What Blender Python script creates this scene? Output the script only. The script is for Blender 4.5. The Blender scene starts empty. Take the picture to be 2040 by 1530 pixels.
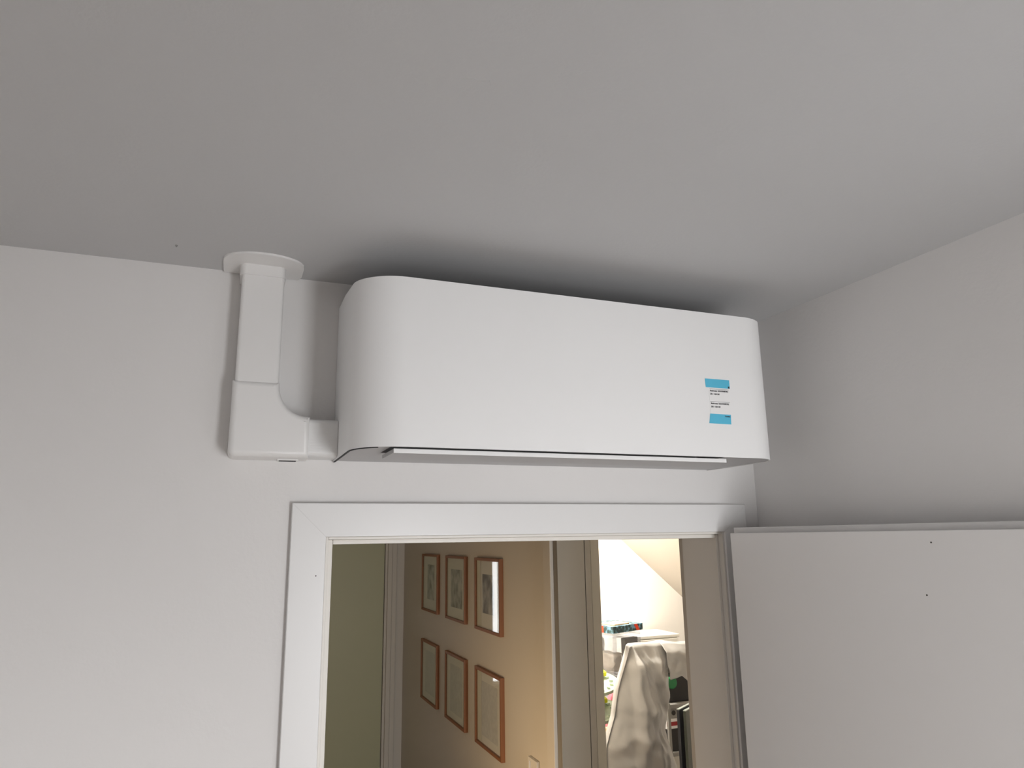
import bpy, bmesh, math, random
from mathutils import Vector, Matrix, noise
PI = math.pi
scn = bpy.context.scene
col = scn.collection

# ------------------------------------------------------------------ camera
def camera():
    yaw, pitch, roll = 0.3761, 0.2123, -0.0143
    sa, ca = math.sin(yaw), math.cos(yaw)
    sb, cb = math.sin(pitch), math.cos(pitch)
    fwd = Vector((sa*cb, ca*cb, sb))
    right = Vector((ca, -sa, 0))
    up = right.cross(fwd)
    r2 = right*math.cos(roll) + up*math.sin(roll)
    u2 = up*math.cos(roll) - right*math.sin(roll)
    m = Matrix((r2, u2, -fwd)).transposed().to_4x4()
    m.translation = Vector((-0.2552, -1.5859, 2.0388))
    cd = bpy.data.cameras.new('camera')
    cd.sensor_fit = 'HORIZONTAL'
    cd.sensor_width = 36.0
    cd.lens = 1408.05*36.0/2040.0
    cd.clip_start = 0.02
    co = bpy.data.objects.new('camera', cd)
    co.matrix_world = m
    col.objects.link(co)
    scn.camera = co
camera()

# ------------------------------------------------------------------ world and light
wd = bpy.data.worlds.new('daylight'); scn.world = wd
wd.use_nodes = True
bg = wd.node_tree.nodes['Background']
bg.inputs[0].default_value = (0.72, 0.80, 0.95, 1)
bg.inputs[1].default_value = 0.6

def area(name, loc, rot, sx, sy, power, color, spread=180):
    ld = bpy.data.lights.new(name, 'AREA')
    ld.shape = 'RECTANGLE'; ld.size = sx; ld.size_y = sy
    ld.energy = power; ld.color = color
    ld.spread = math.radians(spread)
    o = bpy.data.objects.new(name, ld)
    o.location = loc; o.rotation_euler = rot
    col.objects.link(o)
    return o
# daylight entering by the two windows behind the photographer, falling slightly downwards as skylight does
SKY = (0.985, 0.99, 1.0)
area('window_daylight_back', (0.66, -2.70, 1.38), (math.radians(90-13), 0, 0), 0.46, 1.30, 24, SKY, 130)
area('window_daylight_right', (1.42, -1.92, 1.30), (math.radians(90-30), 0, math.radians(90)), 0.62, 1.2, 49, SKY, 125)

def lamp(name, loc, power, color, radius):
    ld = bpy.data.lights.new(name, 'POINT')
    ld.energy = power; ld.color = color; ld.shadow_soft_size = radius
    o = bpy.data.objects.new(name, ld); o.location = loc
    col.objects.link(o)
    return o
WARM = (1.0, 0.70, 0.39)
HALL_FILL, HALL_P = (-0.1, 1.9, 1.60), 2.3
STORE_LAMP, STORE_P = (1.95, 3.15, 2.52), 180

scn.view_settings.view_transform = 'Standard'
scn.view_settings.look = 'None'
scn.view_settings.gamma = 1.0
scn.view_settings.exposure = 0.0
scn.view_settings.use_curve_mapping = False

# ------------------------------------------------------------------ materials
def lin(r, g, b):
    f = lambda c: (c/255/12.92) if c/255 <= 0.04045 else ((c/255+0.055)/1.055)**2.4
    return (f(r), f(g), f(b), 1)

def mat(name, c, rough=0.5, bump=0.0, scale=60, var=0.0, spec=0.5, metal=0.0, detail=4, coat=0.0):
    m = bpy.data.materials.new(name); m.use_nodes = True
    nt = m.node_tree; b = nt.nodes['Principled BSDF']
    b.inputs['Base Color'].default_value = c
    b.inputs['Roughness'].default_value = rough
    b.inputs['Metallic'].default_value = metal
    b.inputs['Specular IOR Level'].default_value = spec
    b.inputs['Coat Weight'].default_value = coat
    tc = nt.nodes.new('ShaderNodeTexCoord')
    n = nt.nodes.new('ShaderNodeTexNoise')
    n.inputs['Scale'].default_value = scale
    n.inputs['Detail'].default_value = detail
    nt.links.new(tc.outputs['Object'], n.inputs['Vector'])
    if bump:
        bp = nt.nodes.new('ShaderNodeBump')
        bp.inputs['Strength'].default_value = bump
        bp.inputs['Distance'].default_value = 0.01
        nt.links.new(n.outputs['Fac'], bp.inputs['Height'])
        nt.links.new(bp.outputs['Normal'], b.inputs['Normal'])
    if var:
        mx = nt.nodes.new('ShaderNodeMix'); mx.data_type = 'RGBA'
        mx.inputs[6].default_value = tuple(x*(1-var) for x in c[:3])+(1,)
        mx.inputs[7].default_value = tuple(min(1, x*(1+var)) for x in c[:3])+(1,)
        nt.links.new(n.outputs['Fac'], mx.inputs[0])
        nt.links.new(mx.outputs[2], b.inputs['Base Color'])
    return m

def stretched(m, sx, sy, sz):
    nt = m.node_tree
    mp = nt.nodes.new('ShaderNodeMapping'); mp.inputs['Scale'].default_value = (sx, sy, sz)
    tc = [n for n in nt.nodes if n.type == 'TEX_COORD'][0]
    tn = [n for n in nt.nodes if n.type == 'TEX_NOISE'][0]
    nt.links.new(tc.outputs['Object'], mp.inputs['Vector'])
    nt.links.new(mp.outputs['Vector'], tn.inputs['Vector'])
    return m

def clear(name, tint=(1, 1, 1, 1), haze=0.0, rough=0.02, haze_col=(0.8, 0.82, 0.85, 1)):
    m = bpy.data.materials.new(name); m.use_nodes = True
    nt = m.node_tree; nt.nodes.clear()
    out = nt.nodes.new('ShaderNodeOutputMaterial')
    tr = nt.nodes.new('ShaderNodeBsdfTransparent'); tr.inputs[0].default_value = tint
    gl = nt.nodes.new('ShaderNodeBsdfGlossy'); gl.inputs['Roughness'].default_value = rough
    lw = nt.nodes.new('ShaderNodeLayerWeight'); lw.inputs['Blend'].default_value = 0.5
    pw = nt.nodes.new('ShaderNodeMath'); pw.operation = 'POWER'; pw.inputs[1].default_value = 5
    fr = nt.nodes.new('ShaderNodeMath'); fr.operation = 'MULTIPLY_ADD'
    fr.inputs[1].default_value = 0.93; fr.inputs[2].default_value = 0.035
    nt.links.new(lw.outputs['Facing'], pw.inputs[0]); nt.links.new(pw.outputs[0], fr.inputs[0])
    mx = nt.nodes.new('ShaderNodeMixShader')
    nt.links.new(fr.outputs[0], mx.inputs[0])
    nt.links.new(tr.outputs[0], mx.inputs[1]); nt.links.new(gl.outputs[0], mx.inputs[2])
    last = mx
    if haze:
        df = nt.nodes.new('ShaderNodeBsdfDiffuse'); df.inputs[0].default_value = haze_col
        m2 = nt.nodes.new('ShaderNodeMixShader')
        no = nt.nodes.new('ShaderNodeTexNoise'); no.inputs['Scale'].default_value = 9
        mr = nt.nodes.new('ShaderNodeMapRange')
        mr.inputs['To Min'].default_value = haze*0.5; mr.inputs['To Max'].default_value = haze*1.5
        nt.links.new(no.outputs['Fac'], mr.inputs['Value'])
        nt.links.new(mr.outputs[0], m2.inputs[0])
        nt.links.new(mx.outputs[0], m2.inputs[1]); nt.links.new(df.outputs[0], m2.inputs[2])
        last = m2
    nt.links.new(last.outputs[0], out.inputs[0])
    return m

M = {}
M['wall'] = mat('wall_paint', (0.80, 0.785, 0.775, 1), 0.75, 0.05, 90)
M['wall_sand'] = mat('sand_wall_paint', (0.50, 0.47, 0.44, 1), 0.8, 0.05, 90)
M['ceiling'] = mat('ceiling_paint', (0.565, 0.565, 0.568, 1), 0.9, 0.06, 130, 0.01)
M['trim'] = mat('trim_gloss_paint', (0.83, 0.825, 0.82, 1), 0.32, 0.01, 30)
M['jamb'] = mat('jamb_cream_paint', (0.80, 0.77, 0.72, 1), 0.4, 0.01, 30)
M['door'] = mat('door_paint', (0.78, 0.765, 0.755, 1), 0.4, 0.01, 40)
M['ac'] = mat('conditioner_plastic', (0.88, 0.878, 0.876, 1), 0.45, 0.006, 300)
M['ac_shaded'] = mat('conditioner_shaded_plastic', (0.50, 0.495, 0.50, 1), 0.45, 0.006, 300)  # darker copy of the cover plastic; underside shade put into the colour
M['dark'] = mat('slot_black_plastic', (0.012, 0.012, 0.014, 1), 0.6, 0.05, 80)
M['duct'] = mat('duct_plastic', (0.84, 0.83, 0.82, 1), 0.38, 0.006, 200)
M['duct_side'] = stretched(mat('duct_brushed_plastic', (0.82, 0.82, 0.815, 1), 0.36, 0.12, 40), 0.6, 1, 14)
M['blue'] = mat('sticker_blue', lin(92, 190, 222), 0.4, 0, 40, 0.03)
M['paper'] = mat('sticker_paper', (0.88, 0.875, 0.87, 1), 0.5, 0, 40, 0.01)
M['ink'] = mat('printed_ink', (0.02, 0.02, 0.025, 1), 0.6, 0, 40, 0.1)
M['speck'] = mat('dark_speck', (0.03, 0.025, 0.02, 1), 0.8, 0, 40, 0.1)
M['hallwall'] = mat('hallway_wall_paint', (0.70, 0.655, 0.585, 1), 0.8, 0.04, 80)
M['halldoor'] = mat('hallway_door_paint', (0.50, 0.50, 0.32, 1), 0.45, 0.01, 40)
M['oak'] = stretched(mat('oak_frame_wood', lin(146, 92, 50), 0.5, 0.05, 30, 0.2), 1, 1, 0.15)
M['mat'] = mat('picture_mat_board', (0.80, 0.80, 0.72, 1), 0.8, 0.01, 200)
M['glass'] = clear('picture_glass')
M['pane'] = clear('window_pane_glass')
M['floor'] = stretched(mat('oak_floor', lin(118, 102, 86), 0.4, 0.03, 12, 0.2), 0.25, 4, 1)
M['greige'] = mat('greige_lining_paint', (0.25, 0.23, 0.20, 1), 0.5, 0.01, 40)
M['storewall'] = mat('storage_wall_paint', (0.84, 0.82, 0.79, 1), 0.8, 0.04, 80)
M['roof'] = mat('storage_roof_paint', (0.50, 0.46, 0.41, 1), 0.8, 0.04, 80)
M['greydoor'] = mat('grey_door_edge', (0.30, 0.28, 0.24, 1), 0.5, 0.02, 40)
M['sheet'] = mat('plastic_dust_sheet', (0.41, 0.41, 0.408, 1), 0.34, 0.06, 20, 0.02)
M['clear'] = clear('clear_crate_plastic', (0.95, 0.96, 0.98, 1), 0.10, 0.12)
M['lid'] = mat('crate_lid_plastic', (0.82, 0.83, 0.85, 1), 0.3, 0.01, 50)
M['white'] = mat('white_box_card', (0.86, 0.85, 0.80, 1), 0.6, 0.01, 50)
M['navy'] = mat('charcoal_card', (0.025, 0.026, 0.032, 1), 0.5, 0.02, 30, 0.3)
M['grey'] = mat('grey_fabric', (0.22, 0.22, 0.25, 1), 0.9, 0.3, 40, 0.5)
M['beige'] = mat('beige_fabric', (0.36, 0.31, 0.26, 1), 0.9, 0.3, 30, 0.15)
M['pink'] = mat('pink_fabric', lin(226, 120, 140), 0.8, 0.1, 20, 0.1)
M['lav'] = mat('lavender_fabric', (0.50, 0.54, 0.70, 1), 0.8, 0.2, 20, 0.2)
M['mint'] = mat('mint_plastic', lin(176, 190, 170), 0.35, 0.01, 50, 0.03)
M['yellow'] = mat('yellow_plastic', lin(225, 222, 20), 0.35, 0.01, 50)
M['orange'] = mat('orange_plastic', lin(232, 66, 26), 0.4, 0.01, 50)
M['tan'] = mat('tan_card', lin(226, 190, 150), 0.7, 0.02, 50, 0.05)
M['black'] = mat('black_plastic', (0.012, 0.012, 0.014, 1), 0.5, 0.03, 50)
M['green'] = mat('green_plastic', (0.01, 0.16, 0.05, 1), 0.4, 0.02, 50)
M['slab_navy'] = mat('blue_black_board', (0.022, 0.026, 0.036, 1), 0.5, 0.02, 50, 0.15)
M['slab_green'] = mat('green_black_board', (0.045, 0.055, 0.045, 1), 0.5, 0.02, 50, 0.15)
M['slab_top'] = mat('board_top_edge', (0.30, 0.33, 0.32, 1), 0.5, 0.02, 50)
M['steel'] = mat('grey_metal', (0.26, 0.26, 0.25, 1), 0.45, 0.02, 50)
M['red'] = mat('dark_red_print', lin(150, 30, 38), 0.5, 0.01, 50)
M['table'] = mat('pale_table_wood', (0.60, 0.50, 0.38, 1), 0.6, 0.05, 12, 0.1)
M['alu'] = mat('window_frame_paint', (0.80, 0.80, 0.79, 1), 0.35, 0.01, 40)
M['curtain'] = mat('white_curtain_cloth', (0.82, 0.81, 0.79, 1), 0.85, 0.05, 60)
M['glow'] = mat('added_glow_glass', (0.8, 0.8, 0.8, 1), 0.4, 0.01, 60)  # emissive pane, added only to be mirrored in the picture glass
_b = M['glow'].node_tree.nodes['Principled BSDF']
_b.inputs['Emission Color'].default_value = (0.95, 0.98, 1.0, 1)
_b.inputs['Emission Strength'].default_value = 3.0

def pattern_mat():          # blue-green patterned card with lighter blotches
    m = mat('patterned_card', lin(40, 62, 78), 0.5, 0, 45)
    nt = m.node_tree; b = nt.nodes['Principled BSDF']
    v = nt.nodes.new('ShaderNodeTexVoronoi'); v.inputs['Scale'].default_value = 38
    tc = [n for n in nt.nodes if n.type == 'TEX_COORD'][0]
    nt.links.new(tc.outputs['Object'], v.inputs['Vector'])
    cr = nt.nodes.new('ShaderNodeValToRGB')
    e = cr.color_ramp.elements
    e[0].position = 0.25; e[0].color = lin(44, 60, 70)
    e[1].position = 0.75; e[1].color = lin(120, 160, 190)
    x = e.new(0.5); x.color = lin(52, 84, 82)
    nt.links.new(v.outputs['Distance'], cr.inputs[0])
    nt.links.new(cr.outputs[0], b.inputs['Base Color'])
    return m
M['pattern'] = pattern_mat()

def print_mat(name, seed, dark, light, lo, hi, scale):
    m = mat(name, (0.5, 0.5, 0.5, 1), 0.7)
    nt = m.node_tree; b = nt.nodes['Principled BSDF']
    n = [q for q in nt.nodes if q.type == 'TEX_NOISE'][0]
    n.noise_dimensions = '4D'; n.inputs['W'].default_value = seed
    n.inputs['Scale'].default_value = scale; n.inputs['Detail'].default_value = 3
    cr = nt.nodes.new('ShaderNodeValToRGB'); e = cr.color_ramp.elements
    e[0].position = lo; e[0].color = dark
    e[1].position = hi; e[1].color = light
    nt.links.new(n.outputs['Fac'], cr.inputs[0])
    nt.links.new(cr.outputs[0], b.inputs['Base Color'])
    return m

# ------------------------------------------------------------------ helpers
ORG = {}
def link_mesh(name, bm, m, parent=None, smooth=None, origin=None):
    """one mesh object out of a bmesh in world coordinates"""
    if parent is not None: origin = ORG[parent]
    if origin is None: origin = Vector((0, 0, 0))
    origin = Vector(origin)
    bmesh.ops.translate(bm, verts=bm.verts, vec=-origin)
    me = bpy.data.meshes.new(name); bm.to_mesh(me); bm.free()
    for q in (m if isinstance(m, (list, tuple)) else [m]): me.materials.append(q)
    if smooth:
        for p in me.polygons: p.use_smooth = True
        me.set_sharp_from_angle(angle=math.radians(smooth))
    o = bpy.data.objects.new(name, me)
    if smooth and smooth < 60:
        wn_ = o.modifiers.new('even_shading', 'WEIGHTED_NORMAL'); wn_.keep_sharp = True; wn_.weight = 100
    col.objects.link(o)
    if parent is not None: o.parent = parent
    else: o.location = origin
    ORG[o] = origin
    return o

def tag(o, label, cat, group=None):
    o['label'] = label; o['category'] = cat
    if group: o['group'] = group
    return o
def thing(name, label, cat, loc, group=None):
    o = bpy.data.objects.new(name, None); o.empty_display_size = 0.05
    o.location = loc; col.objects.link(o); ORG[o] = Vector(loc)
    return tag(o, label, cat, group)
def struct(o, label=None):
    o['kind'] = 'structure'
    if label: o['label'] = label
    return o
def struct_root(name, loc, label=None):
    o = bpy.data.objects.new(name, None); o.empty_display_size = 0.05
    o.location = loc; col.objects.link(o); ORG[o] = Vector(loc)
    return struct(o, label)

def box(bm, x0, x1, y0, y1, z0, z1, bev=0.0, seg=2, mi=0):
    r = bmesh.ops.create_cube(bm, size=1)
    vs = r['verts']
    for v in vs:
        v.co = Vector((x0+(v.co.x+.5)*(x1-x0), y0+(v.co.y+.5)*(y1-y0), z0+(v.co.z+.5)*(z1-z0)))
    fs = set(f for v in vs for f in v.link_faces)
    for f in fs: f.material_index = mi
    if bev:
        es = set(e for v in vs for e in v.link_edges)
        bmesh.ops.bevel(bm, geom=list(es), offset=bev, segments=seg, profile=0.5, affect='EDGES')
def B(*a, **k):
    bm = bmesh.new(); box(bm, *a, **k); return bm

def turned(bm, cx, cy, x0, x1, y0, y1, z0, z1, bev=0.0, ang=math.radians(20)):
    """box in a frame turned by ang about the vertical through (cx, cy)"""
    b2 = bmesh.new(); box(b2, x0, x1, y0, y1, z0, z1, bev)
    bmesh.ops.rotate(b2, verts=b2.verts, cent=(0, 0, 0), matrix=Matrix.Rotation(ang, 3, 'Z'))
    bmesh.ops.translate(b2, verts=b2.verts, vec=(cx, cy, 0))
    me = bpy.data.meshes.new('t'); b2.to_mesh(me); b2.free(); bm.from_mesh(me); bpy.data.meshes.remove(me)
    return bm

def prism_xz(bm, pts, y0, y1, bev=0.0, seg=3, straight=False):
    """polygon in the x-z plane pushed from y0 (back) to y1 (front); front rim rounded"""
    back = [bm.verts.new((x, y0, z)) for x, z in pts]
    front = [bm.verts.new((x, y1, z)) for x, z in pts]
    n = len(pts)
    bm.faces.new(back); ff = bm.faces.new(front[::-1])
    for i in range(n):
        bm.faces.new((back[i], front[i], front[(i+1) % n], back[(i+1) % n])[::-1])
    bmesh.ops.recalc_face_normals(bm, faces=bm.faces)
    if bev:
        es = list(ff.edges)
        if straight:      # leave slanting (mitred) edges sharp
            es = [e for e in es if min(abs(e.verts[0].co.x-e.verts[1].co.x), abs(e.verts[0].co.z-e.verts[1].co.z)) < 1e-4]
        bmesh.ops.bevel(bm, geom=es, offset=bev, segments=seg, profile=0.5, affect='EDGES')
    return bm

def prism_xy(bm, pts, z0, z1, bev=0.0):
    lo = [bm.verts.new((x, y, z0)) for x, y in pts]
    hi = [bm.verts.new((x, y, z1)) for x, y in pts]
    n = len(pts)
    lf = bm.faces.new(lo[::-1]); bm.faces.new(hi)
    for i in range(n):
        bm.faces.new((lo[i], lo[(i+1) % n], hi[(i+1) % n], hi[i]))
    bmesh.ops.recalc_face_normals(bm, faces=bm.faces)
    if bev:
        bmesh.ops.bevel(bm, geom=list(lf.edges), offset=bev, segments=2, profile=0.5, affect='EDGES')
    return bm

def lathe(bm, prof, cx, cy, n=32, sx=1, sy=1):
    rings = []
    for r, z in prof:
        rings.append([bm.verts.new((cx+sx*r*math.cos(2*PI*i/n), cy+sy*r*math.sin(2*PI*i/n), z)) for i in range(n)])
    for a, b in zip(rings, rings[1:]):
        for i in range(n):
            bm.faces.new((a[i], a[(i+1) % n], b[(i+1) % n], b[i]))
    bm.faces.new(rings[0][::-1]); bm.faces.new(rings[-1])
    bmesh.ops.recalc_face_normals(bm, faces=bm.faces)
    return bm

def tube(bm, p0, p1, r, n=10):
    p0, p1 = Vector(p0), Vector(p1); d = (p1-p0).normalized()
    a = d.orthogonal().normalized(); b = d.cross(a)
    ra = [bm.verts.new(p0+r*(a*math.cos(2*PI*i/n)+b*math.sin(2*PI*i/n))) for i in range(n)]
    rb = [bm.verts.new(p1+r*(a*math.cos(2*PI*i/n)+b*math.sin(2*PI*i/n))) for i in range(n)]
    for i in range(n): bm.faces.new((ra[i], ra[(i+1) % n], rb[(i+1) % n], rb[i]))
    bm.faces.new(ra[::-1]); bm.faces.new(rb)
    return bm

def text_part(body, size, p, parent, m, width=None):
    """flat lettering standing on a surface that faces -y"""
    cu = bpy.data.curves.new('t', 'FONT'); cu.body = body; cu.size = size
    cu.resolution_u = 2; cu.offset = 0.00022
    o = bpy.data.objects.new('t', cu); col.objects.link(o)
    dg = bpy.context.evaluated_depsgraph_get()
    me = bpy.data.meshes.new_from_object(o.evaluated_get(dg))
    bpy.data.objects.remove(o); bpy.data.curves.remove(cu)
    bm = bmesh.new(); bm.from_mesh(me); bpy.data.meshes.remove(me)
    w = max(v.co.x for v in bm.verts)
    k = (width/w) if width else 1
    for v in bm.verts:
        x, z = v.co.x*k, v.co.y
        v.co = Vector((p[0]+x, p[1], p[2]+z))
    return link_mesh('lettering', bm, m, parent)

# ------------------------------------------------------------------ room shell
H = 2.6164            # ceiling height
XR = 1.0879           # right-hand wall
WT = 0.16             # thickness of the wall with the doorway
XL, YB = -2.1, -2.4
CL, CR = -0.1356, 1.034      # casing, outer
IL, IR, IT = -0.0634, 0.962, 2.0428   # casing, inner
CT = 2.1142
JL, JR, JT = -0.0575, 0.9565, 2.037   # lining
SL, SR, ST = -0.0465, 0.9475, 2.027   # stop
XP = 0.965            # hallway wall with the pictures
SX = 1.10             # its storage-side face

bm = bmesh.new()
box(bm, XL-0.2, IL, 0, WT, 0, H)
box(bm, IR, XR+0.3, 0, WT, 0, H)
box(bm, IL, IR, 0, WT, IT, H)
struct(link_mesh('wall_front', bm, M['wall']), 'white painted wall carrying the air conditioner')
bm = bmesh.new()                                    # right-hand wall with the window opening
WY0, WY1, WZ0, WZ1 = -2.28, -1.56, 0.70, 2.08
RT = 0.26
box(bm, XR, XR+RT, WY1, 0, 0, H)
box(bm, XR, XR+RT, YB-0.2, WY0, 0, H)
box(bm, XR, XR+RT, WY0, WY1, 0, WZ0)
box(bm, XR, XR+RT, WY0, WY1, WZ1, H)
struct(link_mesh('wall_right', bm, M['wall']), 'shaded white wall right of the doorway')
struct(link_mesh('wall_left', B(XL-0.2, XL, YB-0.2, 0, 0, H), M['wall']))
WX0, WX1, VZ0, VZ1 = 0.40, 0.92, 0.60, 2.10
bm = bmesh.new()                                    # back wall with the other window opening
box(bm, XL, WX0, YB-0.2, YB, 0, H); box(bm, WX1, XR, YB-0.2, YB, 0, H)
box(bm, WX0, WX1, YB-0.2, YB, 0, VZ0); box(bm, WX0, WX1, YB-0.2, YB, VZ1, H)
struct(link_mesh('wall_back', bm, M['wall_sand']))
struct(link_mesh('floor', B(XL-0.2, 4.2, YB-0.2, 4.4, -0.1, 0), M['floor']), 'oak floor through the rooms')
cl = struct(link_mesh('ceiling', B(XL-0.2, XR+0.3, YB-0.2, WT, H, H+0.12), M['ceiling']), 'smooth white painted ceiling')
# fine crack and a nail hole in the ceiling paint
bm = bmesh.new()
cr = [(-0.016, -0.812), (0.0, -0.819), (0.012, -0.817), (0.021, -0.822), (0.027, -0.812)]
for (x0, y0), (x1, y1) in zip(cr, cr[1:]):
    tube(bm, (x0, y0, H), (x1, y1, H), 0.0004, 5)
link_mesh('hairline_crack', bm, M['ceiling'], cl)
bm = bmesh.new(); lathe(bm, [(0.0012, H-0.004), (0.0025, H)], -0.39, -0.115, 8)
link_mesh('nail_head', bm, M['steel'], cl)
# window (out of the picture, the source of the daylight)
wn = struct_root('window_1', (XR+RT, (WY0+WY1)/2, WZ0))
bm = bmesh.new(); wx0, wx1 = XR+0.17, XR+0.23
box(bm, wx0, wx1, WY0, WY0+0.05, WZ0, WZ1); box(bm, wx0, wx1, WY1-0.05, WY1, WZ0, WZ1)
box(bm, wx0, wx1, WY0+0.05, WY1-0.05, WZ0, WZ0+0.05); box(bm, wx0, wx1, WY0+0.05, WY1-0.05, WZ1-0.05, WZ1)
link_mesh('window_frame', bm, M['alu'], wn)
link_mesh('pane', B(XR+0.195, XR+0.2, WY0+0.05, WY1-0.05, WZ0+0.05, WZ1-0.05), M['pane'], wn)
link_mesh('window_sill', B(XR-0.03, XR+0.17, WY0, WY1, WZ0-0.0, WZ0+0.02), M['alu'], wn)
wn = struct_root('window_2', ((WX0+WX1)/2, YB, VZ0))
bm = bmesh.new(); wy0, wy1 = YB-0.17, YB-0.11
box(bm, WX0, WX0+0.05, wy0, wy1, VZ0, VZ1); box(bm, WX1-0.05, WX1, wy0, wy1, VZ0, VZ1)
box(bm, WX0+0.05, WX1-0.05, wy0, wy1, VZ0, VZ0+0.05); box(bm, WX0+0.05, WX1-0.05, wy0, wy1, VZ1-0.05, VZ1)
link_mesh('window_frame', bm, M['alu'], wn)
link_mesh('pane', B(WX0+0.05, WX1-0.05, YB-0.145, YB-0.14, VZ0+0.05, VZ1-0.05), M['pane'], wn)
link_mesh('window_sill', B(WX0, WX1, YB-0.11, YB+0.03, VZ0, VZ0+0.02), M['alu'], wn)
for nm, a in (('baseboard_front', (XL, CL, -0.014, 0, 0, 0.09)), ('baseboard_left', (XL, XL+0.014, YB, -0.014, 0, 0.09)),
              ('baseboard_right', (XR-0.014, XR, YB, -0.014, 0, 0.09))):
    struct(link_mesh(nm, B(*a), M['trim']))

# ------------------------------------------------------------------ door casing and lining
tr = struct_root('trim_1', (CL, 0, 0), 'white painted casing round the doorway under the air conditioner')
TC = 0.018
def mitre(pts):
    bm = bmesh.new(); prism_xz(bm, pts, 0.0, -TC, 0.0025, 2, True); return bm
g = 0.00012
link_mesh('side_board', mitre([(CL, 0), (IL, 0), (IL, IT-g), (CL, CT-g)]), M['trim'], tr, 40)
link_mesh('side_board', mitre([(IR, 0), (CR, 0), (CR, CT-g), (IR, IT-g)]), M['trim'], tr, 40)
link_mesh('head_board', mitre([(IL+g, IT), (IR-g, IT), (CR-g, CT), (CL+g, CT)]), M['trim'], tr, 40)
bm = bmesh.new(); tube(bm, (-0.0815, -TC-0.0004, 1.964), (-0.0815, -TC+0.001, 1.964), 0.0013, 8)
link_mesh('speck', bm, M['speck'], tr)
fr = struct_root('trim_2', (IL, 0, 0), 'cream painted door lining inside the casing')
YS = 0.005
bm = bmesh.new(); box(bm, IL, JL, -0.012, WT, 0, IT, 0.001); box(bm, JL, SL, YS, WT, 0, JT, 0.002)
link_mesh('lining_side', bm, M['jamb'], fr, 40)
bm = bmesh.new(); box(bm, JR, IR, -0.012, WT, 0, IT, 0.001); box(bm, SR, JR, YS, WT, 0, JT, 0.002)
link_mesh('lining_side', bm, M['jamb'], fr, 40)
bm = bmesh.new(); box(bm, JL, JR, -0.012, WT, JT, IT, 0.001); box(bm, SL, SR, YS, WT, ST, JT, 0.002)
link_mesh('lining_head', bm, M['jamb'], fr, 40)

# ------------------------------------------------------------------ open rebated door along the right-hand wall
dr = struct_root('door_1', (0.945, -0.06, 0), 'open white rebated door standing against the right-hand wall')
DX, DY0, DY1, DZ = 0.93, -1.045, -0.078, 2.039
def swing(bm):
    bmesh.ops.rotate(bm, verts=bm.verts, cent=(0.93, -0.078, 0), matrix=Matrix.Rotation(math.radians(6.0), 3, 'Z')); return bm
bm = bmesh.new(); box(bm, DX, DX+0.026, DY0, DY1, 0.01, DZ, 0.0015)
lf = link_mesh('door_leaf', swing(bm), M['door'], dr, 40)
bm = bmesh.new(); box(bm, DX+0.026, DX+0.041, DY0-0.013, DY1+0.013, 0.01, DZ+0.014, 0.002)
link_mesh('door_lip', swing(bm), M['door'], dr, 40)
for (y, z) in ((-0.60, 2.0165), (-0.578, 1.919)):
    bm = bmesh.new(); tube(bm, (DX-0.0004, y, z), (DX+0.001, y, z), 0.0016, 8)
    link_mesh('speck', swing(bm), M['speck'], dr)
for z in (0.3, 1.1, 1.745):
    bm = bmesh.new(); tube(bm, (0.972, -0.054, z-0.035), (0.972, -0.054, z+0.035), 0.006, 12)
    link_mesh('hinge', bm, M['trim'], dr, 40)

# ------------------------------------------------------------------ air conditioner
A0, A1, AD, AZ0, AZ1, AR = -0.0534, 0.9336, -0.2989, 2.2042, 2.5371, 0.09
ac = thing('air_conditioner', 'long white wall-mounted air conditioner with rounded corners above the doorway', 'air conditioner', ((A0+A1)/2, -0.001, AZ0))
def ac_path(inset, n=14):
    r = AR-inset; x0, x1, yf = A0+inset, A1-inset, AD+inset
    pts = [(x0, -0.001), (x0, -0.05), (x0, -0.1), (x0, AD+AR)]
    for i in range(1, n): t = PI+ i*PI/2/n; pts.append((A0+AR+r*math.cos(t), AD+AR+r*math.sin(t)))
    pts += [(A0+AR, yf)] + [(A0+AR+(A1-A0-2*AR)*k/6, yf) for k in range(1, 6)] + [(A1-AR, yf)]
    for i in range(1, n): t = 1.5*PI + i*PI/2/n; pts.append((A1-AR+r*math.cos(t), AD+AR+r*math.sin(t)))
    pts += [(x1, AD+AR), (x1, -0.1), (x1, -0.05), (x1, -0.001)]
    return pts
def ac_top(y): return AZ1 + 0.018*min(1, max(0, (y-AD)/0.2))**1.5
bm = bmesh.new()
po, pi = ac_path(0), ac_path(0.0035)
rows = [[bm.verts.new((x, y, z if z else ac_top(y))) for (x, y) in p] for p, z in ((po, AZ0), (po, 0), (pi, 0), (pi, AZ0))]
for a, b in zip(rows, rows[1:]+rows[:1]):
    for i in range(len(po)-1): bm.faces.new((a[i], a[i+1], b[i+1], b[i]))
bm.faces.new([r[0] for r in rows]); bm.faces.new([r[-1] for r in rows][::-1])
bmesh.ops.recalc_face_normals(bm, faces=bm.faces)
cover = link_mesh('front_cover', bm, M['ac'], ac, 35)
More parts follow.
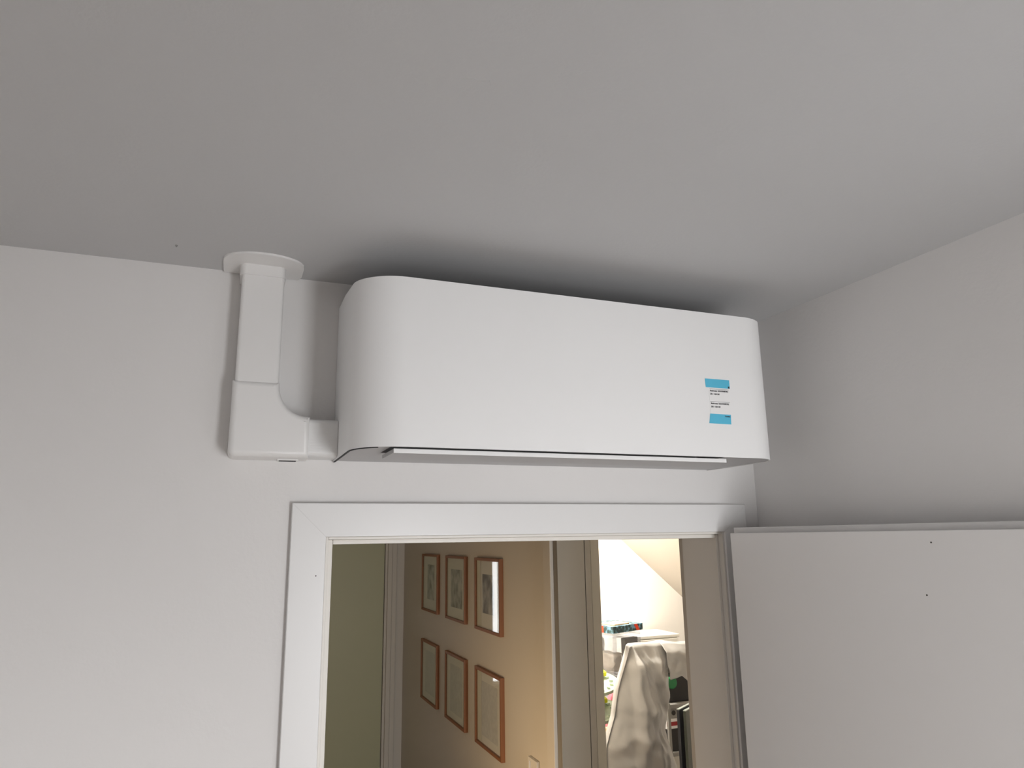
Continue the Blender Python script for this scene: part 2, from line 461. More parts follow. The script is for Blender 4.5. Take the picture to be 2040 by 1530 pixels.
# bottom pan with the long air slot
pp = ac_path(0.007)
PX0, PX1, PYB, PYF = 0.016, 0.772, -0.176, AD+0.0065
bm = bmesh.new()
zt, zb = 2.228, 2.2060
left = [p for p in pp if p[0] <= PX0+0.02 and p[0] < 0.3]
lx = [p for p in pp if p[0] < PX0] + [(PX0, PYF+0.0005), (PX0, PYB), (PX0, -0.001)]
prism_xy(bm, lx, zb, zt)
rx = [p for p in pp if p[0] > PX1]
rx = [(PX1, -0.001), (PX1, PYB), (PX1, PYF+0.0005)] + rx
prism_xy(bm, rx, zb, zt)
box(bm, PX0, PX1, PYB, -0.001, zb, zt)
link_mesh('bottom_pan', bm, M['ac_shaded'], ac, 30)
bm = bmesh.new()                                     # black strip painted as the shade in the gap under the cover's left end
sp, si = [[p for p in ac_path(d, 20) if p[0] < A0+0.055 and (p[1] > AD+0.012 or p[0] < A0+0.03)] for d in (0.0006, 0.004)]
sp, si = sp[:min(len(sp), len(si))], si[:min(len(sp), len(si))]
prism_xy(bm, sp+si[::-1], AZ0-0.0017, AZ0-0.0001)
link_mesh('gap_shade', bm, M['dark'], ac)
bm = bmesh.new()                                     # black air duct inside
box(bm, PX0, PX1, PYB-0.001, PYB+0.004, zt, 2.33); box(bm, PX0-0.004, PX0, AD+0.012, PYB, zt, 2.33)
box(bm, PX1, PX1+0.004, AD+0.012, PYB, zt, 2.33); box(bm, PX0, PX1, AD+0.012, PYB, 2.30, 2.33)
box(bm, PX0, PX1, AD+0.0045, AD+0.012, 2.2065, 2.33)
link_mesh('air_duct', bm, M['dark'], ac)
for i in range(12):                                  # stator blades deep in the duct
    x = PX0+0.05+i*0.058
    link_mesh('guide_blade', B(x, x+0.002, -0.25, -0.20, 2.235, 2.29), M['dark'], ac)
bm = bmesh.new(); box(bm, PX0+0.003, PX1-0.003, AD+0.0105, PYB-0.004, 2.1934, 2.2012, 0.0006)
vane = link_mesh('air_vane', bm, M['ac_shaded'], ac, 40)
bm = bmesh.new(); box(bm, PX0+0.003, PX1-0.003, AD+0.0085, AD+0.0104, 2.1930, 2.2014, 0.0004)  # vane front coloured lighter than its underside, as the lit face
link_mesh('vane_lit_front', bm, M['ac'], vane, 40)['label'] = 'front of the vane, coloured white as its lit face'
bm = bmesh.new(); box(bm, 0.70, 0.712, -0.168, -0.160, zb-0.0012, zb+0.001)
link_mesh('drain_notch', bm, M['dark'], ac)
bm = bmesh.new()                                     # top grille behind the cover, back plate
box(bm, A0+0.006, A1-0.006, -0.012, -0.001, zt, 2.52)
link_mesh('back_plate', bm, M['ac'], ac)
bm = bmesh.new()
for i in range(16): box(bm, A0+0.012, A1-0.012, AD+AR*0.5+i*0.0145, AD+AR*0.5+i*0.0145+0.004, 2.512, 2.520)
gr = link_mesh('top_grille', bm, M['ac'], ac); gr['kind'] = 'stuff'
# rating label stuck on the cover
yl = AD-0.0006
lab = thing('rating_label', 'blue and white paper label stuck on the right end of the air conditioner', 'label', (0.752, yl, 2.33))
def quad(name, pts, m, y=yl, t=0.0004):
    bm = bmesh.new(); prism_xz(bm, pts, y+t, y); return link_mesh(name, bm, m, lab)
quad('white_sheet', [(0.7285, 2.362), (0.7855, 2.362), (0.783, 2.2985), (0.7285, 2.2985)], M['paper'])
quad('blue_band', [(0.7198, 2.3805), (0.7862, 2.3805), (0.7865, 2.3605), (0.7208, 2.3605)], M['blue'], yl-0.00015)
quad('blue_band', [(0.7275, 2.3005), (0.7835, 2.3005), (0.7828, 2.2785), (0.7235, 2.2785)], M['blue'], yl-0.00015)
yt = yl-0.0003
quad('black_square', [(0.7815, 2.3655), (0.7855, 2.3655), (0.7855, 2.3608), (0.7815, 2.3608)], M['ink'], yt, 0.0003)
for z in (2.3578, 2.3287): quad('rule_line', [(0.7305, z), (0.783, z), (0.783, z-0.0005), (0.7305, z-0.0005)], M['ink'], yt, 0.0003)
for z in (2.3520, 2.3230):
    text_part('Model name  RAS-B10N4KVRG', 0.0050, (0.7315, yt, z-0.0004), lab, M['ink'], 0.049)
    text_part('S/N  11201149', 0.0050, (0.7315, yt, z-0.0080), lab, M['ink'], 0.025)
text_part('TOSHIBA', 0.0038, (0.7665, yt, 2.2945), lab, M['ink'], 0.0155)

# ------------------------------------------------------------------ cable duct
du = thing('cable_duct', 'white plastic trunking bending from the ceiling to the air conditioner', 'cable duct', (-0.22, -0.001, 2.2))
bm = bmesh.new()
fl = [(-0.303, -0.002), (-0.303, -0.055)]
fl = [(-0.303, -0.002), (-0.3035, -0.07), (-0.3015, -0.088), (-0.296, -0.101), (-0.286, -0.113), (-0.272, -0.122), (-0.256, -0.129), (-0.238, -0.133), (-0.222, -0.134), (-0.206, -0.133), (-0.188, -0.129), (-0.172, -0.122), (-0.158, -0.113), (-0.148, -0.101), (-0.142, -0.088), (-0.140, -0.07), (-0.1405, -0.02), (-0.146, -0.002)]
prism_xy(bm, fl, H-0.0045, H, 0.0015)
link_mesh('ceiling_flange', bm, M['duct'], du, 30)
def tube_box(name, x0, x1, yf, z0, z1, bev, m, vert=True):
    bm = bmesh.new()
    def prof(d):
        pts = []
        a0, a1 = (x0, x1) if vert else (z0, z1)
        pts.append((a0+d, -0.001))
        for i in range(6): t = i*PI/2/5; pts.append((a0+d+bev-bev*math.cos(t), yf+d+bev-bev*math.sin(t)))
        for i in range(6): t = i*PI/2/5; pts.append((a1-d-bev+bev*math.sin(t), yf+d+bev-bev*math.cos(t)))
        pts.append((a1-d, -0.001))
        return pts
    if vert: prism_xy(bm, prof(0), z0, z1)
    else:
        pr = prof(0)
        a = [bm.verts.new((x0, y, z)) for z, y in pr]; b = [bm.verts.new((x1, y, z)) for z, y in pr]
        bm.faces.new(a); bm.faces.new(b[::-1])
        for i in range(len(pr)): bm.faces.new((a[i], b[i], b[(i+1) % len(pr)], a[(i+1) % len(pr)]))
        bmesh.ops.recalc_face_normals(bm, faces=bm.faces)
    return link_mesh(name, bm, m, du, 30)
tube_box('vertical_trunk', -0.2645, -0.1785, -0.069, 2.352, 2.592, 0.008, M['duct'])
tube_box('collar', -0.2690, -0.1765, -0.073, 2.5885, H-0.0045, 0.015, M['duct'])
ct = tube_box('horizontal_trunk', -0.1135, A0-0.0006, -0.068, 2.2075, 2.2865, 0.011, M['duct_side'], False)
el = [(-0.2685, 2.3595), (-0.2685, 2.30), (-0.2690, 2.222)]
for i in range(7): t = PI + i*PI/2/6; el.append((-0.255+0.014*math.cos(t), 2.217+0.0135*math.sin(t)))
el += [(-0.112, 2.2035), (-0.112, 2.2895)]
# concave quarter curve
for i in range(0, 11):
    t = i/10*PI/2
    el.append((-0.1175-0.059*math.sin(t), 2.2905+0.062*(1-math.cos(t))))
el += [(-0.1770, 2.3595)]
bm = bmesh.new(); prism_xz(bm, el, -0.001, -0.075, 0.0125, 4)
elb = link_mesh('elbow', bm, M['duct'], du, 35)
bm = bmesh.new(); box(bm, -0.172, -0.130, -0.040, -0.016, 2.2005, 2.2036, 0.0008)
cp = link_mesh('clip', bm, M['duct'], du)
bm = bmesh.new(); box(bm, -0.168, -0.134, -0.036, -0.020, 2.1998, 2.2006)
link_mesh('clip_slot', bm, M['dark'], cp)

# ------------------------------------------------------------------ hallway behind the doorway
HXL, HYF = -0.45, 3.72
PD0, PD1, PDT = 0.20, 1.03, 2.13      # doorway from the hallway into the storage room
bm = bmesh.new()
box(bm, XP, SX, PD1+0.012, 4.2, 0, 2.9); box(bm, XP, SX, WT, PD0, 0, 2.9); box(bm, XP, SX, PD0, PD1+0.012, PDT, 2.9)
struct(link_mesh('wall_hallway_right', bm, M['hallwall']), 'hallway wall with six framed pictures')
struct(link_mesh('wall_hallway_left', B(HXL-0.1, HXL, WT, 3.9, 0, 2.7), M['hallwall']))
EX0, EX1, EZ0, EZ1 = 0.10, 0.25, 0.95, 1.98
bm = bmesh.new()
box(bm, HXL, EX0, HYF, HYF+0.12, 0, 2.7); box(bm, EX1, XP, HYF, HYF+0.12, 0, 2.7)
box(bm, EX0, EX1, HYF, HYF+0.12, 0, EZ0); box(bm, EX0, EX1, HYF, HYF+0.12, EZ1, 2.7)
struct(link_mesh('wall_hallway_end', bm, M['hallwall']))
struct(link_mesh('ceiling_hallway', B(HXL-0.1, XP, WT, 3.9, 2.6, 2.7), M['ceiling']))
# glowing window added beside that door to give the picture glass a bright reflection
wn = struct_root('reflection_window', ((EX0+EX1)/2, HYF, EZ0))
bm = bmesh.new(); ring_y = (HYF+0.04, HYF+0.08)
box(bm, EX0, EX0+0.02, *ring_y, EZ0, EZ1); box(bm, EX1-0.02, EX1, *ring_y, EZ0, EZ1)
box(bm, EX0+0.02, EX1-0.02, *ring_y, EZ0, EZ0+0.02); box(bm, EX0+0.02, EX1-0.02, *ring_y, EZ1-0.02, EZ1)
box(bm, EX0+0.065, EX0+0.08, *ring_y, EZ0+0.02, EZ1-0.02)
link_mesh('window_frame', bm, M['alu'], wn)
link_mesh('glow_pane', B(EX0, EX1, HYF+0.085, HYF+0.09, EZ0, EZ1), M['glow'], wn)
# closed door at the end of the hallway
d2 = struct_root('door_2', (0.58, HYF, 0), 'closed pale green door at the end of the hallway')
bm = bmesh.new(); box(bm, 0.35, 0.813, HYF-0.022, HYF, 0.01, 2.10, 0.004)
link_mesh('door_leaf', bm, M['halldoor'], d2, 40)
t3 = struct_root('trim_3', (0.84, HYF, 0), 'casing of the door at the end of the hallway')
bm = bmesh.new(); box(bm, 0.818, 0.836, HYF-0.026, HYF, 0, 2.12, 0.003); box(bm, 0.836, 0.87, HYF-0.036, HYF, 0, 2.14, 0.006); box(bm, 0.87, 0.905, HYF-0.026, HYF, 0, 2.14, 0.006)
link_mesh('side_board', bm, M['hallwall'], t3, 40)
bm = bmesh.new(); box(bm, 0.275, 0.345, HYF-0.03, HYF, 0, 2.18, 0.004); box(bm, 0.345, 0.818, HYF-0.03, HYF, 2.105, 2.18, 0.004)
link_mesh('head_board', bm, M['hallwall'], t3, 40)
# casing and lining of the doorway into the storage room
t4 = struct_root('trim_4', (XP, PD1, 0), 'casing of the doorway between hallway and storage room')
bm = bmesh.new(); box(bm, XP-0.020, XP, PD1+0.040, PD1+0.11, 0, PDT+0.11, 0.004)
link_mesh('side_board', bm, M['hallwall'], t4, 40)
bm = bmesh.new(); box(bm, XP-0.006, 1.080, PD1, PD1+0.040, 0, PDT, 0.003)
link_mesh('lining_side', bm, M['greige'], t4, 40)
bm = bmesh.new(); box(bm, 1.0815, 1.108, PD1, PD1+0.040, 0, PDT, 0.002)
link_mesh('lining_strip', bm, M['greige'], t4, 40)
bm = bmesh.new(); box(bm, XP-0.006, 1.108, PD0, PD1, PDT-0.02, PDT, 0.003)
link_mesh('lining_head', bm, M['trim'], t4, 40)
# storage-room door folded right back: only its grey edge shows
d3 = struct_root('door_3', (1.13, PD1+0.02, 0), 'grey edge of the storage room door folded back')
bm = bmesh.new(); box(bm, 1.1095, 1.1485, PD1+0.003, PD1+0.80, 0.01, 2.10, 0.002)
link_mesh('door_leaf', bm, M['greydoor'], d3, 40)

# pictures
FY = [(3.125, 2.752), (2.571, 2.197), (2.029, 1.652)]
FZ = [(1.581, 1.934), (1.046, 1.403)]
LAB = [['leftmost picture of the upper row, oak frame round a grey print of two figures', 'oak framed grey print in the middle of the upper row', 'oak framed print at the right end of the upper row, with reflections in its glass'],
       ['leftmost oak framed pale sheet of the lower row', 'oak framed pale sheet in the middle of the lower row', 'oak framed pale sheet at the right end of the lower row, nearest the switch']]
for r in range(2):
    for c in range(3):
        (y1, y0), (z0, z1) = FY[c], FZ[r]
        xf, xb = XP-0.020, XP
        t = thing('picture_frame', LAB[r][c], 'picture', (XP, (y0+y1)/2, z0), 'framed pictures on the hallway wall')
        w = 0.014
        bm = bmesh.new()
        box(bm, xf, xb, y0, y0+w, z0, z1, 0.0012); box(bm, xf, xb, y1-w, y1, z0, z1, 0.0012)
        box(bm, xf, xb, y0+w, y1-w, z0, z0+w, 0.0012); box(bm, xf, xb, y0+w, y1-w, z1-w, z1, 0.0012)
        link_mesh('frame', bm, M['oak'], t, 40)
        mt = link_mesh('mat_board', B(xb-0.008, xb-0.004, y0+w, y1-w, z0+w, z1-w), M['mat'], t)
        if r == 0:
            a = [(0.10, 0.11, 0.075, 0.065), (0.075, 0.085, 0.07, 0.075), (0.105, 0.10, 0.085, 0.08)][c]
            pm = print_mat('figure_print_%s' % 'abc'[c], 1.7+3.1*c, (0.10, 0.105, 0.10, 1), (0.58, 0.59, 0.55, 1), 0.38, 0.62, [16, 13, 10][c])
        else:
            a = (0.075, 0.08, 0.05, 0.06)
            pm = print_mat('pale_print_%s' % 'abc'[c], 9.3+2.7*c, (0.60, 0.61, 0.57, 1), (0.68, 0.69, 0.64, 1), 0.4, 0.6, 60)
        link_mesh('print', B(xb-0.009, xb-0.008, y0+a[0], y1-a[1], z0+a[2], z1-a[3]), pm, mt)
        link_mesh('glass', B(xf+0.004, xf+0.006, y0+w, y1-w, z0+w, z1-w), M['glass'], t)

# wall switch
sw = thing('light_switch', 'square cream light switch on the hallway wall beside the storage doorway', 'switch', (XP, 1.305, 1.07))
def ring(bm, x0, x1, y0, y1, z0, z1, w):
    box(bm, x0, x1, y0, y0+w, z0, z1, 0.001); box(bm, x0, x1, y1-w, y1, z0, z1, 0.001)
    box(bm, x0, x1, y0+w, y1-w, z0, z0+w, 0.001); box(bm, x0, x1, y0+w, y1-w, z1-w, z1, 0.001)
bm = bmesh.new(); ring(bm, XP-0.014, XP, 1.258, 1.352, 1.058, 1.152, 0.014)
link_mesh('cover_plate', bm, M['jamb'], sw, 40)
bm = bmesh.new(); box(bm, XP-0.007, XP-0.001, 1.272, 1.338, 1.072, 1.138, 0.001)
link_mesh('rocker', bm, M['jamb'], sw, 40)

# ------------------------------------------------------------------ storage room under the roof, seen through both doorways
SYB = 3.70
struct(link_mesh('wall_storage_back', B(SX, 4.1, SYB, SYB+0.1, 0, 3.0), M['storewall']), 'brightly lit white wall of the storage room')
struct(link_mesh('wall_storage_front', B(XR+0.3, 4.1, 0, WT, 0, 3.0), M['storewall']))
struct(link_mesh('wall_storage_right', B(4.0, 4.1, WT, SYB, 0, 1.1), M['storewall']))
def roof_z(x): return 2.008-0.853*(x-2.779)
bm = bmesh.new()
xa, xb = 1.70, 4.10
prism_xz(bm, [(xa, roof_z(xa)), (xb, roof_z(xb)), (xb, roof_z(xb)+0.1), (xa, roof_z(xa)+0.1)], SYB, WT)
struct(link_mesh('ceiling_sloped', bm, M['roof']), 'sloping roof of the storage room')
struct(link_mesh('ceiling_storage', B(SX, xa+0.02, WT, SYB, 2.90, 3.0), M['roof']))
lamp('hallway_fill', HALL_FILL, HALL_P, WARM, 0.10)  # added warm point fill, no fixture stands here
area('hallway_wall_fill', (HXL+0.06, 1.00, 1.02), (0, math.radians(-90), math.radians(4)), 0.14, 0.14, 2.5, WARM, 92)  # added unseen warm light on the picture wall, spread kept off the open door
lamp('storage_lamp', STORE_LAMP, STORE_P, (1.0, 0.93, 0.82), 0.06)

tb = thing('storage_table', 'pale wooden table under the crates and the toy tower', 'table', (2.3, 3.1, 0))
TZ = 0.785
link_mesh('tabletop', B(1.98, 2.46, 2.66, 3.56, TZ-0.05, TZ, bev=0.004), M['tan'], tb, 40)
for x in (2.0, 2.40):
    for y in (2.68, 3.50):
        link_mesh('leg', B(x, x+0.04, y, y+0.04, 0, TZ-0.05, bev=0.003), M['table'], tb, 40)

ANG = math.radians(20); CX, CY = 2.285, 3.0
def crate(z0, z1, label):
    t = thing('storage_crate', label, 'crate', (CX+0.08, CY+0.23, z0), 'clear plastic storage crates')
    w, d, th = 0.305, 0.39, 0.003
    bm = bmesh.new()
    for a in ((0, w, 0, th), (0, w, d-th, d), (0, th, th, d-th), (w-th, w, th, d-th)):
        turned(bm, CX, CY, *a, z0+th, z1-0.012)
    turned(bm, CX, CY, 0, w, 0, d, z0, z0+th)
    link_mesh('tub', bm, M['clear'], t)
    bm = bmesh.new()
    for a in ((-0.006, w+0.006, -0.006, 0.0), (-0.006, w+0.006, d, d+0.006), (-0.006, 0, 0, d), (w, w+0.006, 0, d)):
        turned(bm, CX, CY, *a, z1-0.030, z1-0.018)
    link_mesh('rim', bm, M['clear'], t)
    bm = bmesh.new(); turned(bm, CX, CY, -0.008, w+0.008, -0.008, d+0.008, z1-0.012, z1, 0.002)
    link_mesh('lid', bm, M['clear'], t, 40)
    return t
crate(TZ+0.0005, 1.088, 'lower clear plastic crate of the stack, packed with grey things')
crate(1.0885, 1.362, 'upper clear plastic crate of the stack, under the patterned flat box')

def lump(name, label, cat, m, c, r, seed, ang=ANG, sub=3, amp=0.25):
    bm = bmesh.new(); bmesh.ops.create_icosphere(bm, subdivisions=sub, radius=1)
    for v in bm.verts:
        n = v.co.normalized()
        k = 1+amp*noise.noise(n*1.7+Vector((seed, 0, 0)))+amp*0.4*noise.noise(n*5+Vector((0, seed, 0)))
        p = Vector((max(-.85, min(.85, n.x*1.15)), max(-.85, min(.85, n.y*1.15)), max(-.85, min(.85, n.z*1.15))))*k
        p = Vector((max(-1, min(1, p.x)), max(-1, min(1, p.y)), max(-1, min(1, p.z))))
        v.co = Vector((p.x*r[0], p.y*r[1], p.z*r[2]))
    bmesh.ops.rotate(bm, verts=bm.verts, cent=(0, 0, 0), matrix=Matrix.Rotation(ang, 3, 'Z'))
    bmesh.ops.translate(bm, verts=bm.verts, vec=c)
    o = link_mesh(name, bm, m, None, 60, (c[0], c[1], c[2]-r[2]))
    return tag(o, label, cat)
def inb(u, v):          # a point in the crates' own frame
    return (CX+u*math.cos(ANG)-v*math.sin(ANG), CY+u*math.sin(ANG)+v*math.cos(ANG))
x, y = inb(0.075, 0.12)
lump('folded_cloth', 'beige folded cloth inside the upper clear crate', 'cloth', M['beige'], (x, y, 1.0915+0.07), (0.065, 0.12, 0.07), 2.2)
x, y = inb(0.152, 0.315)
lump('grey_blanket', 'dark grey blanket bundled at the back of the upper clear crate', 'blanket', M['grey'], (x, y, 1.0915+0.118), (0.09, 0.04, 0.11), 5.1)
bm = bmesh.new(); turned(bm, CX, CY, 0.155, 0.295, 0.02, 0.06, 1.0922, 1.315, 0.003)
t = link_mesh('photo_box', bm, M['navy'], None, 40, (*inb(0.22, 0.04), 1.0922))
tag(t, 'flat charcoal box upright in the upper clear crate', 'box')
x, y = inb(0.075, 0.16)
lump('grey_garment', 'pale grey garment inside the lower clear crate', 'clothes', M['lav'], (x, y, TZ+0.004+0.125), (0.065, 0.14, 0.125), 7.7)
x, y = inb(0.22, 0.18)
lump('dark_garment', 'dark grey garment inside the lower clear crate', 'clothes', M['grey'], (x, y, TZ+0.004+0.13), (0.075, 0.15, 0.13), 8.9)

gb = thing('game_box', 'flat blue-green patterned box with orange stripes on top of the upper crate', 'box', (*inb(0.17, 0.16), 1.3625))
bm = bmesh.new(); turned(bm, CX, CY, 0.008, 0.335, 0.0, 0.30, 1.3625, 1.408, 0.002)
link_mesh('carton', bm, M['pattern'], gb, 40)
for u in (0.235,):
    b2 = bmesh.new(); prism_xz(b2, [(u, 1.4075), (u+0.035, 1.4075), (u+0.065, 1.363), (u+0.030, 1.363)], 0.0, -0.0012)
    bmesh.ops.rotate(b2, verts=b2.verts, cent=(0, 0, 0), matrix=Matrix.Rotation(ANG, 3, 'Z'))
    bmesh.ops.translate(b2, verts=b2.verts, vec=(CX, CY, 0))
    link_mesh('orange_stripe', b2, M['orange'], gb)
bm = bmesh.new(); turned(bm, CX, CY, 0.0068, 0.0081, 0.09, 0.125, 1.363, 1.4075)
link_mesh('orange_stripe', bm, M['orange'], gb)
bm = bmesh.new(); turned(bm, CX, CY, 0.06, 0.22, 0.03, 0.16, 1.4082, 1.418, 0.002)
tag(link_mesh('card_box', bm, M['tan'], None, 40, (*inb(0.14, 0.09), 1.4082)), 'thin tan card lying on the patterned flat box', 'card')

wc = thing('white_cupboard', 'low white cupboard behind the dust sheet against the bright wall', 'cupboard', (2.86, 3.47, 0))
bm = bmesh.new(); box(bm, 2.66, 3.03, 3.32, 3.62, 0.0, 1.262, 0.003)
link_mesh('carcass', bm, M['white'], wc, 40)
bm = bmesh.new(); box(bm, 2.65, 3.04, 3.305, 3.625, 1.2622, 1.284, 0.003)
link_mesh('top_board', bm, M['white'], wc, 40)
link_mesh('cupboard_door', B(2.665, 3.025, 3.303, 3.3195, 0.05, 1.255, bev=0.002), M['white'], wc, 40)

# toy track tower
tt = thing('toy_tower', 'pale green two-tier toy track tower with yellow ramps', 'toy', (2.00, 2.82, TZ))
bm = bmesh.new(); lathe(bm, [(0.09, TZ+0.0005), (0.09, TZ+0.012), (0.03, TZ+0.022), (0.018, TZ+0.05), (0.016, 1.16), (0.010, 1.17)], 2.00, 2.82, 24)
link_mesh('post', bm, M['mint'], tt, 40)
def tier(z, r):
    bm = bmesh.new()
    lathe(bm, [(r*0.80, -0.020), (r*0.97, -0.012), (r, 0.010), (r*0.97, 0.012), (r*0.90, 0.000), (r*0.45, -0.004), (r*0.40, 0.010), (r*0.2, 0.010)], 0, 0, 40)
    R = Matrix.Rotation(math.radians(14), 3, Vector((0.875, -0.485, 0)))
    bmesh.ops.rotate(bm, verts=bm.verts, cent=(0, 0, 0), matrix=R)
    bmesh.ops.translate(bm, verts=bm.verts, vec=(2.02, 2.82, z))
    o = link_mesh('tier', bm, M['mint'], tt, 50)
    b2 = bmesh.new(); box(b2, 0.03, 0.125, 0.03, 0.10, 0.012, 0.040, 0.004)
    bmesh.ops.rotate(b2, verts=b2.verts, cent=(0, 0, 0), matrix=R)
    bmesh.ops.translate(b2, verts=b2.verts, vec=(2.02, 2.82, z))
    link_mesh('ramp', b2, M['yellow'], o, 40)
    for k in range(5):
        a = -1.5+k*0.42
        b2 = bmesh.new()
        turned(b2, 0.125*math.cos(a), 0.125*math.sin(a), -0.012, 0.012, -0.004, 0.004, 0.002, 0.012, 0.0, a)
        bmesh.ops.rotate(b2, verts=b2.verts, cent=(0, 0, 0), matrix=R)
        bmesh.ops.translate(b2, verts=b2.verts, vec=(2.02, 2.82, z))
        link_mesh('track_bump', b2, M['mint'], o)
tier(1.09, 0.17); tier(0.925, 0.17)
# pink pouch, orange block, black bag
bm = bmesh.new()
prism_xz(bm, [(2.175, TZ+0.0005), (2.285, TZ+0.0005), (2.29, 0.93), (2.285, 1.035), (2.265, 1.045), (2.215, 0.965)], 2.975, 2.93, 0.012, 3)
tag(link_mesh('pink_pouch', bm, M['pink'], None, 40, (2.23, 2.95, TZ)), 'pink pouch standing between the toy tower and the crates', 'pouch')
bm = bmesh.new(); box(bm, 2.045, 2.105, 2.668, 2.70, TZ+0.0005, 0.832, 0.006)
ob = link_mesh('orange_block', bm, M['orange'], None, 40, (2.075, 2.68, TZ))
tag(ob, 'small orange-red block on the table edge below the toy tower', 'block')
bm = bmesh.new(); box(bm, 2.045, 2.20, 2.72, 2.92, 0.0, 0.70, 0.03, 3)
bb = thing('black_bag', 'black bag standing under the table', 'bag', (2.12, 2.82, 0))
link_mesh('bag_body', bm, M['black'], bb, 50)
bm = bmesh.new()
for i in range(10):
    a0, a1 = PI*i/10, PI*(i+1)/10
    tube(bm, (2.12+0.05*math.cos(a0), 2.82, 0.695+0.03*math.sin(a0)), (2.12+0.05*math.cos(a1), 2.82, 0.695+0.03*math.sin(a1)), 0.006, 6)
link_mesh('handle', bm, M['black'], bb, 50)

# steel shelf with dark boxes
sh = thing('shelf_unit', 'grey metal shelf with dark boxes behind the dust sheet', 'shelf', (2.80, 3.05, 0))
for z in (0.555, 0.858): link_mesh('shelf_board', B(2.622, 3.0, 2.90, 3.24, z, z+0.028, bev=0.003), M['steel'], sh, 40)
for x in (2.622, 2.980):
    for y in (2.878, 3.242): link_mesh('post', B(x, x+0.02, y, y+0.02, 0, 0.90), M['steel'], sh)
def simple(name, label, cat, a, m, bev=0.003):
    return tag(link_mesh(name, B(*a, bev=bev), m, None, 40, ((a[0]+a[1])/2, (a[2]+a[3])/2, a[4])), label, cat)
simple('black_box', 'black box on the lower board of the metal shelf', 'box', (2.64, 2.96, 2.92, 3.20, 0.5835, 0.722), M['black'])
rb = thing('striped_box', 'pale grey box with a dark red stripe in the metal shelf', 'box', (2.80, 3.05, 0.7225))
link_mesh('carton', B(2.64, 2.93, 2.93, 3.18, 0.7225, 0.788, bev=0.003), M['lid'], rb, 40)
link_mesh('red_stripe', B(2.64, 2.93, 2.9288, 2.93, 0.742, 0.768), M['red'], rb)
gd = thing('grey_device', 'dark grey device with a black round vent under the upper shelf board', 'device', (2.80, 3.05, 0.7885))
link_mesh('casing', B(2.64, 2.94, 2.93, 3.18, 0.7885, 0.856, bev=0.004), M['steel'], gd, 40)
bm = bmesh.new(); tube(bm, (2.70, 2.9285, 0.824), (2.70, 2.931, 0.824), 0.016, 20)
link_mesh('vent', bm, M['black'], gd)
bd = thing('black_machine', 'black machine on the top board of the metal shelf', 'machine', (2.82, 3.05, 0.8865))
bm = bmesh.new(); prism_xz(bm, [(2.66, 0.8865), (2.985, 0.8865), (2.985, 1.04), (2.90, 1.07), (2.72, 1.12), (2.66, 1.10)], 3.20, 2.95, 0.01, 2)
link_mesh('housing', bm, M['black'], bd, 40)
bm = bmesh.new(); lathe(bm, [(0.034, 0), (0.040, 0.006), (0.040, 0.024), (0.030, 0.032)], 0, 0, 24)
bmesh.ops.rotate(bm, verts=bm.verts, cent=(0, 0, 0), matrix=Matrix.Rotation(math.radians(90), 3, 'X'))
bmesh.ops.translate(bm, verts=bm.verts, vec=(2.70, 2.949, 1.02))
link_mesh('green_knob', bm, M['green'], bd, 40)

# two thin boards leaning on the near side of the doorway
def board(x, y, z1, m, label, w):
    ang = math.radians(33)
    t = thing('leaning_board', label, 'board', (x, y, 0), 'dark boards standing on edge')
    bm = bmesh.new(); turned(bm, x, y, 0, w, 0, 0.016, 0, z1-0.005, 0.001, ang)
    link_mesh('panel', bm, m, t)
    bm = bmesh.new(); turned(bm, x, y, 0, w, 0, 0.016, z1-0.0048, z1, 0, ang)
    link_mesh('top_edge', bm, M['slab_top'], t)
board(2.129, 2.00, 1.089, M['slab_navy'], 'blue-black board standing on edge right of the dust sheet', 0.20)
board(2.150, 1.97, 1.086, M['slab_green'], 'green-black board standing on edge nearest the doorway', 0.20)

# ------------------------------------------------------------------ dust sheet
def lerp_tab(tab, z):
    for (z0, x0), (z1, x1) in zip(tab, tab[1:]):
        if z1 <= z <= z0:
            f = (z0-z)/(z0-z1); return x0+(x1-x0)*f
    return tab[-1][1] if z < tab[-1][0] else tab[0][1]
SL_T = [(1.345, 2.137), (1.204, 2.083), (1.106, 2.042), (0.951, 2.010), (0.79, 1.947), (0.68, 1.941), (0.3, 1.90), (-0.2, 1.84)]
SR_T = [(1.345, 2.44), (1.162, 2.428), (1.058, 2.424), (0.885, 2.389), (0.842, 2.379), (0.619, 2.450), (0.3, 2.52), (-0.2, 2.58)]
K = 0.955
def sc(x, y, z): return Vector((-0.2552+(x+0.2552)*K, y, 2.0388+(z-2.0388)*K))
def fold(x, z, s):
    """depth of the creases: long folds fanning down from the upper left corner, sharp crumples across"""
    dx, dz = x-2.16, 1.40-z
    ang = math.atan2(dx, dz+0.05)
    p = Vector((ang*3.2, dz*1.1, 3.1))
    a = noise.noise(p)*0.06
    a += (0.5-abs(noise.noise(Vector((ang*6.5+0.6*dz, dz*1.6, 7.7)))))*0.055
    a += (0.5-abs(noise.noise(Vector((x*7-4*z, z*6+3*x, 1.7)))))*0.050
    a += (0.5-abs(noise.noise(Vector((x*15+9*z, z*10-6*x, 0.3)))))*0.030
    return a
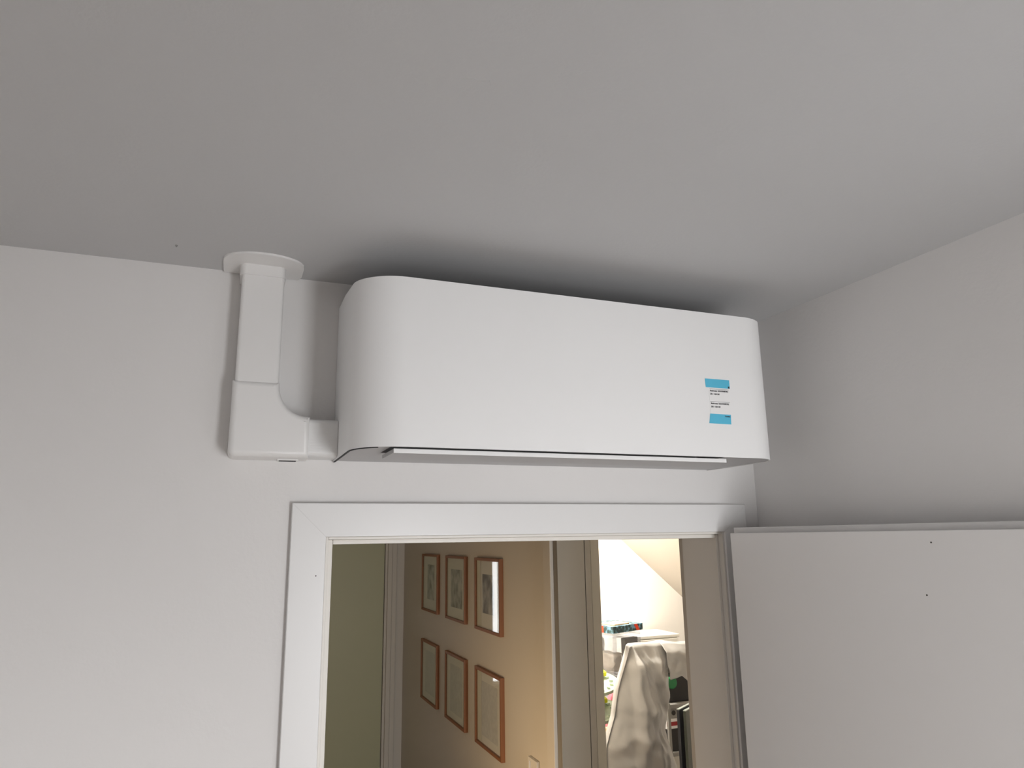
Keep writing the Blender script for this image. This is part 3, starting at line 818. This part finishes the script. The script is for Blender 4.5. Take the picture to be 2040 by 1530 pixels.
def build_sheet():
    bm = bmesh.new()
    NU, NV = 56, 96
    zt, zb = 1.345, -0.16
    grid = []
    for j in range(NV+1):
        z = zt+(zb-zt)*(j/NV)
        row = []
        xl, xr = lerp_tab(SL_T, z), lerp_tab(SR_T, z)
        for i in range(NU+1):
            s = i/NU
            x = xl+(xr-xl)*s
            edge = math.sin(PI*min(1, max(0, s)))**0.5
            y = 2.385-edge*min(1, (zt-z)/0.10)*(0.045+0.09*min(1, (zt-z)/0.5)+fold(x, z, s))
            # ridge running from the upper left corner down the drape
            ridge = abs(x-(2.17-0.05*(zt-z)))
            y -= 0.035*max(0, 1-ridge/0.05)*min(1, (zt-z)/0.15)
            row.append(bm.verts.new(sc(x, y, z+(0.004 if j == 0 else 0))))
        grid.append(row)
    for a, b in zip(grid, grid[1:]):
        for i in range(NU): bm.faces.new((a[i], b[i], b[i+1], a[i+1]))
    # horizontal top going back and then hanging down behind; it runs on to the right over the machine
    NX = 70
    xs = [2.137+(2.80-2.137)*i/NX for i in range(NX+1)]
    back = []
    for k in range(0, 13):      # shifts to the right as it goes back
        row = []
        for i, x in enumerate(xs):
            if k <= 8:
                f = k/8; y = 2.385+0.075*f; z = zt+0.004+0.004*math.sin(PI*f)+0.012*f*noise.noise(Vector((x*8, f*3, 9)))
            else:
                f = (k-8)/4; y = 2.46+0.01*f; z = zt+0.004-0.20*f
            z -= 0.10*max(0, x-2.45)
            row.append(bm.verts.new(sc(x+0.9*(y-2.385)*max(0, 1-i/20), y, z)))
        back.append(row)
    for a, b in zip(back, back[1:]):
        for i in range(NX): bm.faces.new((a[i], a[i+1], b[i+1], b[i]))
    # front valance right of the leg: it hangs from the top in diagonal folds
    NVV = 26
    i0 = int(NX*(2.40-2.137)/(2.80-2.137))
    val = []
    for j in range(NVV+1):
        f = j/NVV; row = []
        for i in range(i0, NX+1):
            x = xs[i]
            low = 1.158-0.012*max(0, 2.484-x)/0.056-max(0, x-2.484)*0.98
            top = zt+0.004-0.10*max(0, x-2.45)
            z = top+(low-top)*f
            y = 2.385-0.050*math.sin(PI*0.5*min(1, f*3))-0.02*f-0.7*fold(x+0.5*z, 1.3*z-0.4*x, 0)*min(1, f*4)*0.8
            row.append(bm.verts.new(sc(x, y, z)))
        val.append(row)
    for a, b in zip(val, val[1:]):
        for i in range(len(a)-1): bm.faces.new((a[i], b[i], b[i+1], a[i+1]))
    # left flank going back
    fl = []
    for k in range(0, 9):
        row = []
        for j in range(NV+1):
            z = zt+(zb-zt)*(j/NV); xl = lerp_tab(SL_T, z)
            f = k/8
            row.append(bm.verts.new(sc(xl+0.12*f+0.01*noise.noise(Vector((f*5, z*6, 2))), 2.34+0.12*f, z)))
        fl.append(row)
    for a, b in zip(fl, fl[1:]):
        for j in range(NV): bm.faces.new((a[j], a[j+1], b[j+1], b[j]))
    bmesh.ops.recalc_face_normals(bm, faces=bm.faces)
    o = link_mesh('dust_sheet', bm, M['sheet'], None, 62, (2.0, 2.3, 0))
    md = o.modifiers.new('thickness', 'SOLIDIFY'); md.thickness = 0.0015
    return tag(o, 'crumpled white plastic dust sheet draped over bulky things in the storage room', 'dust sheet')
build_sheet()
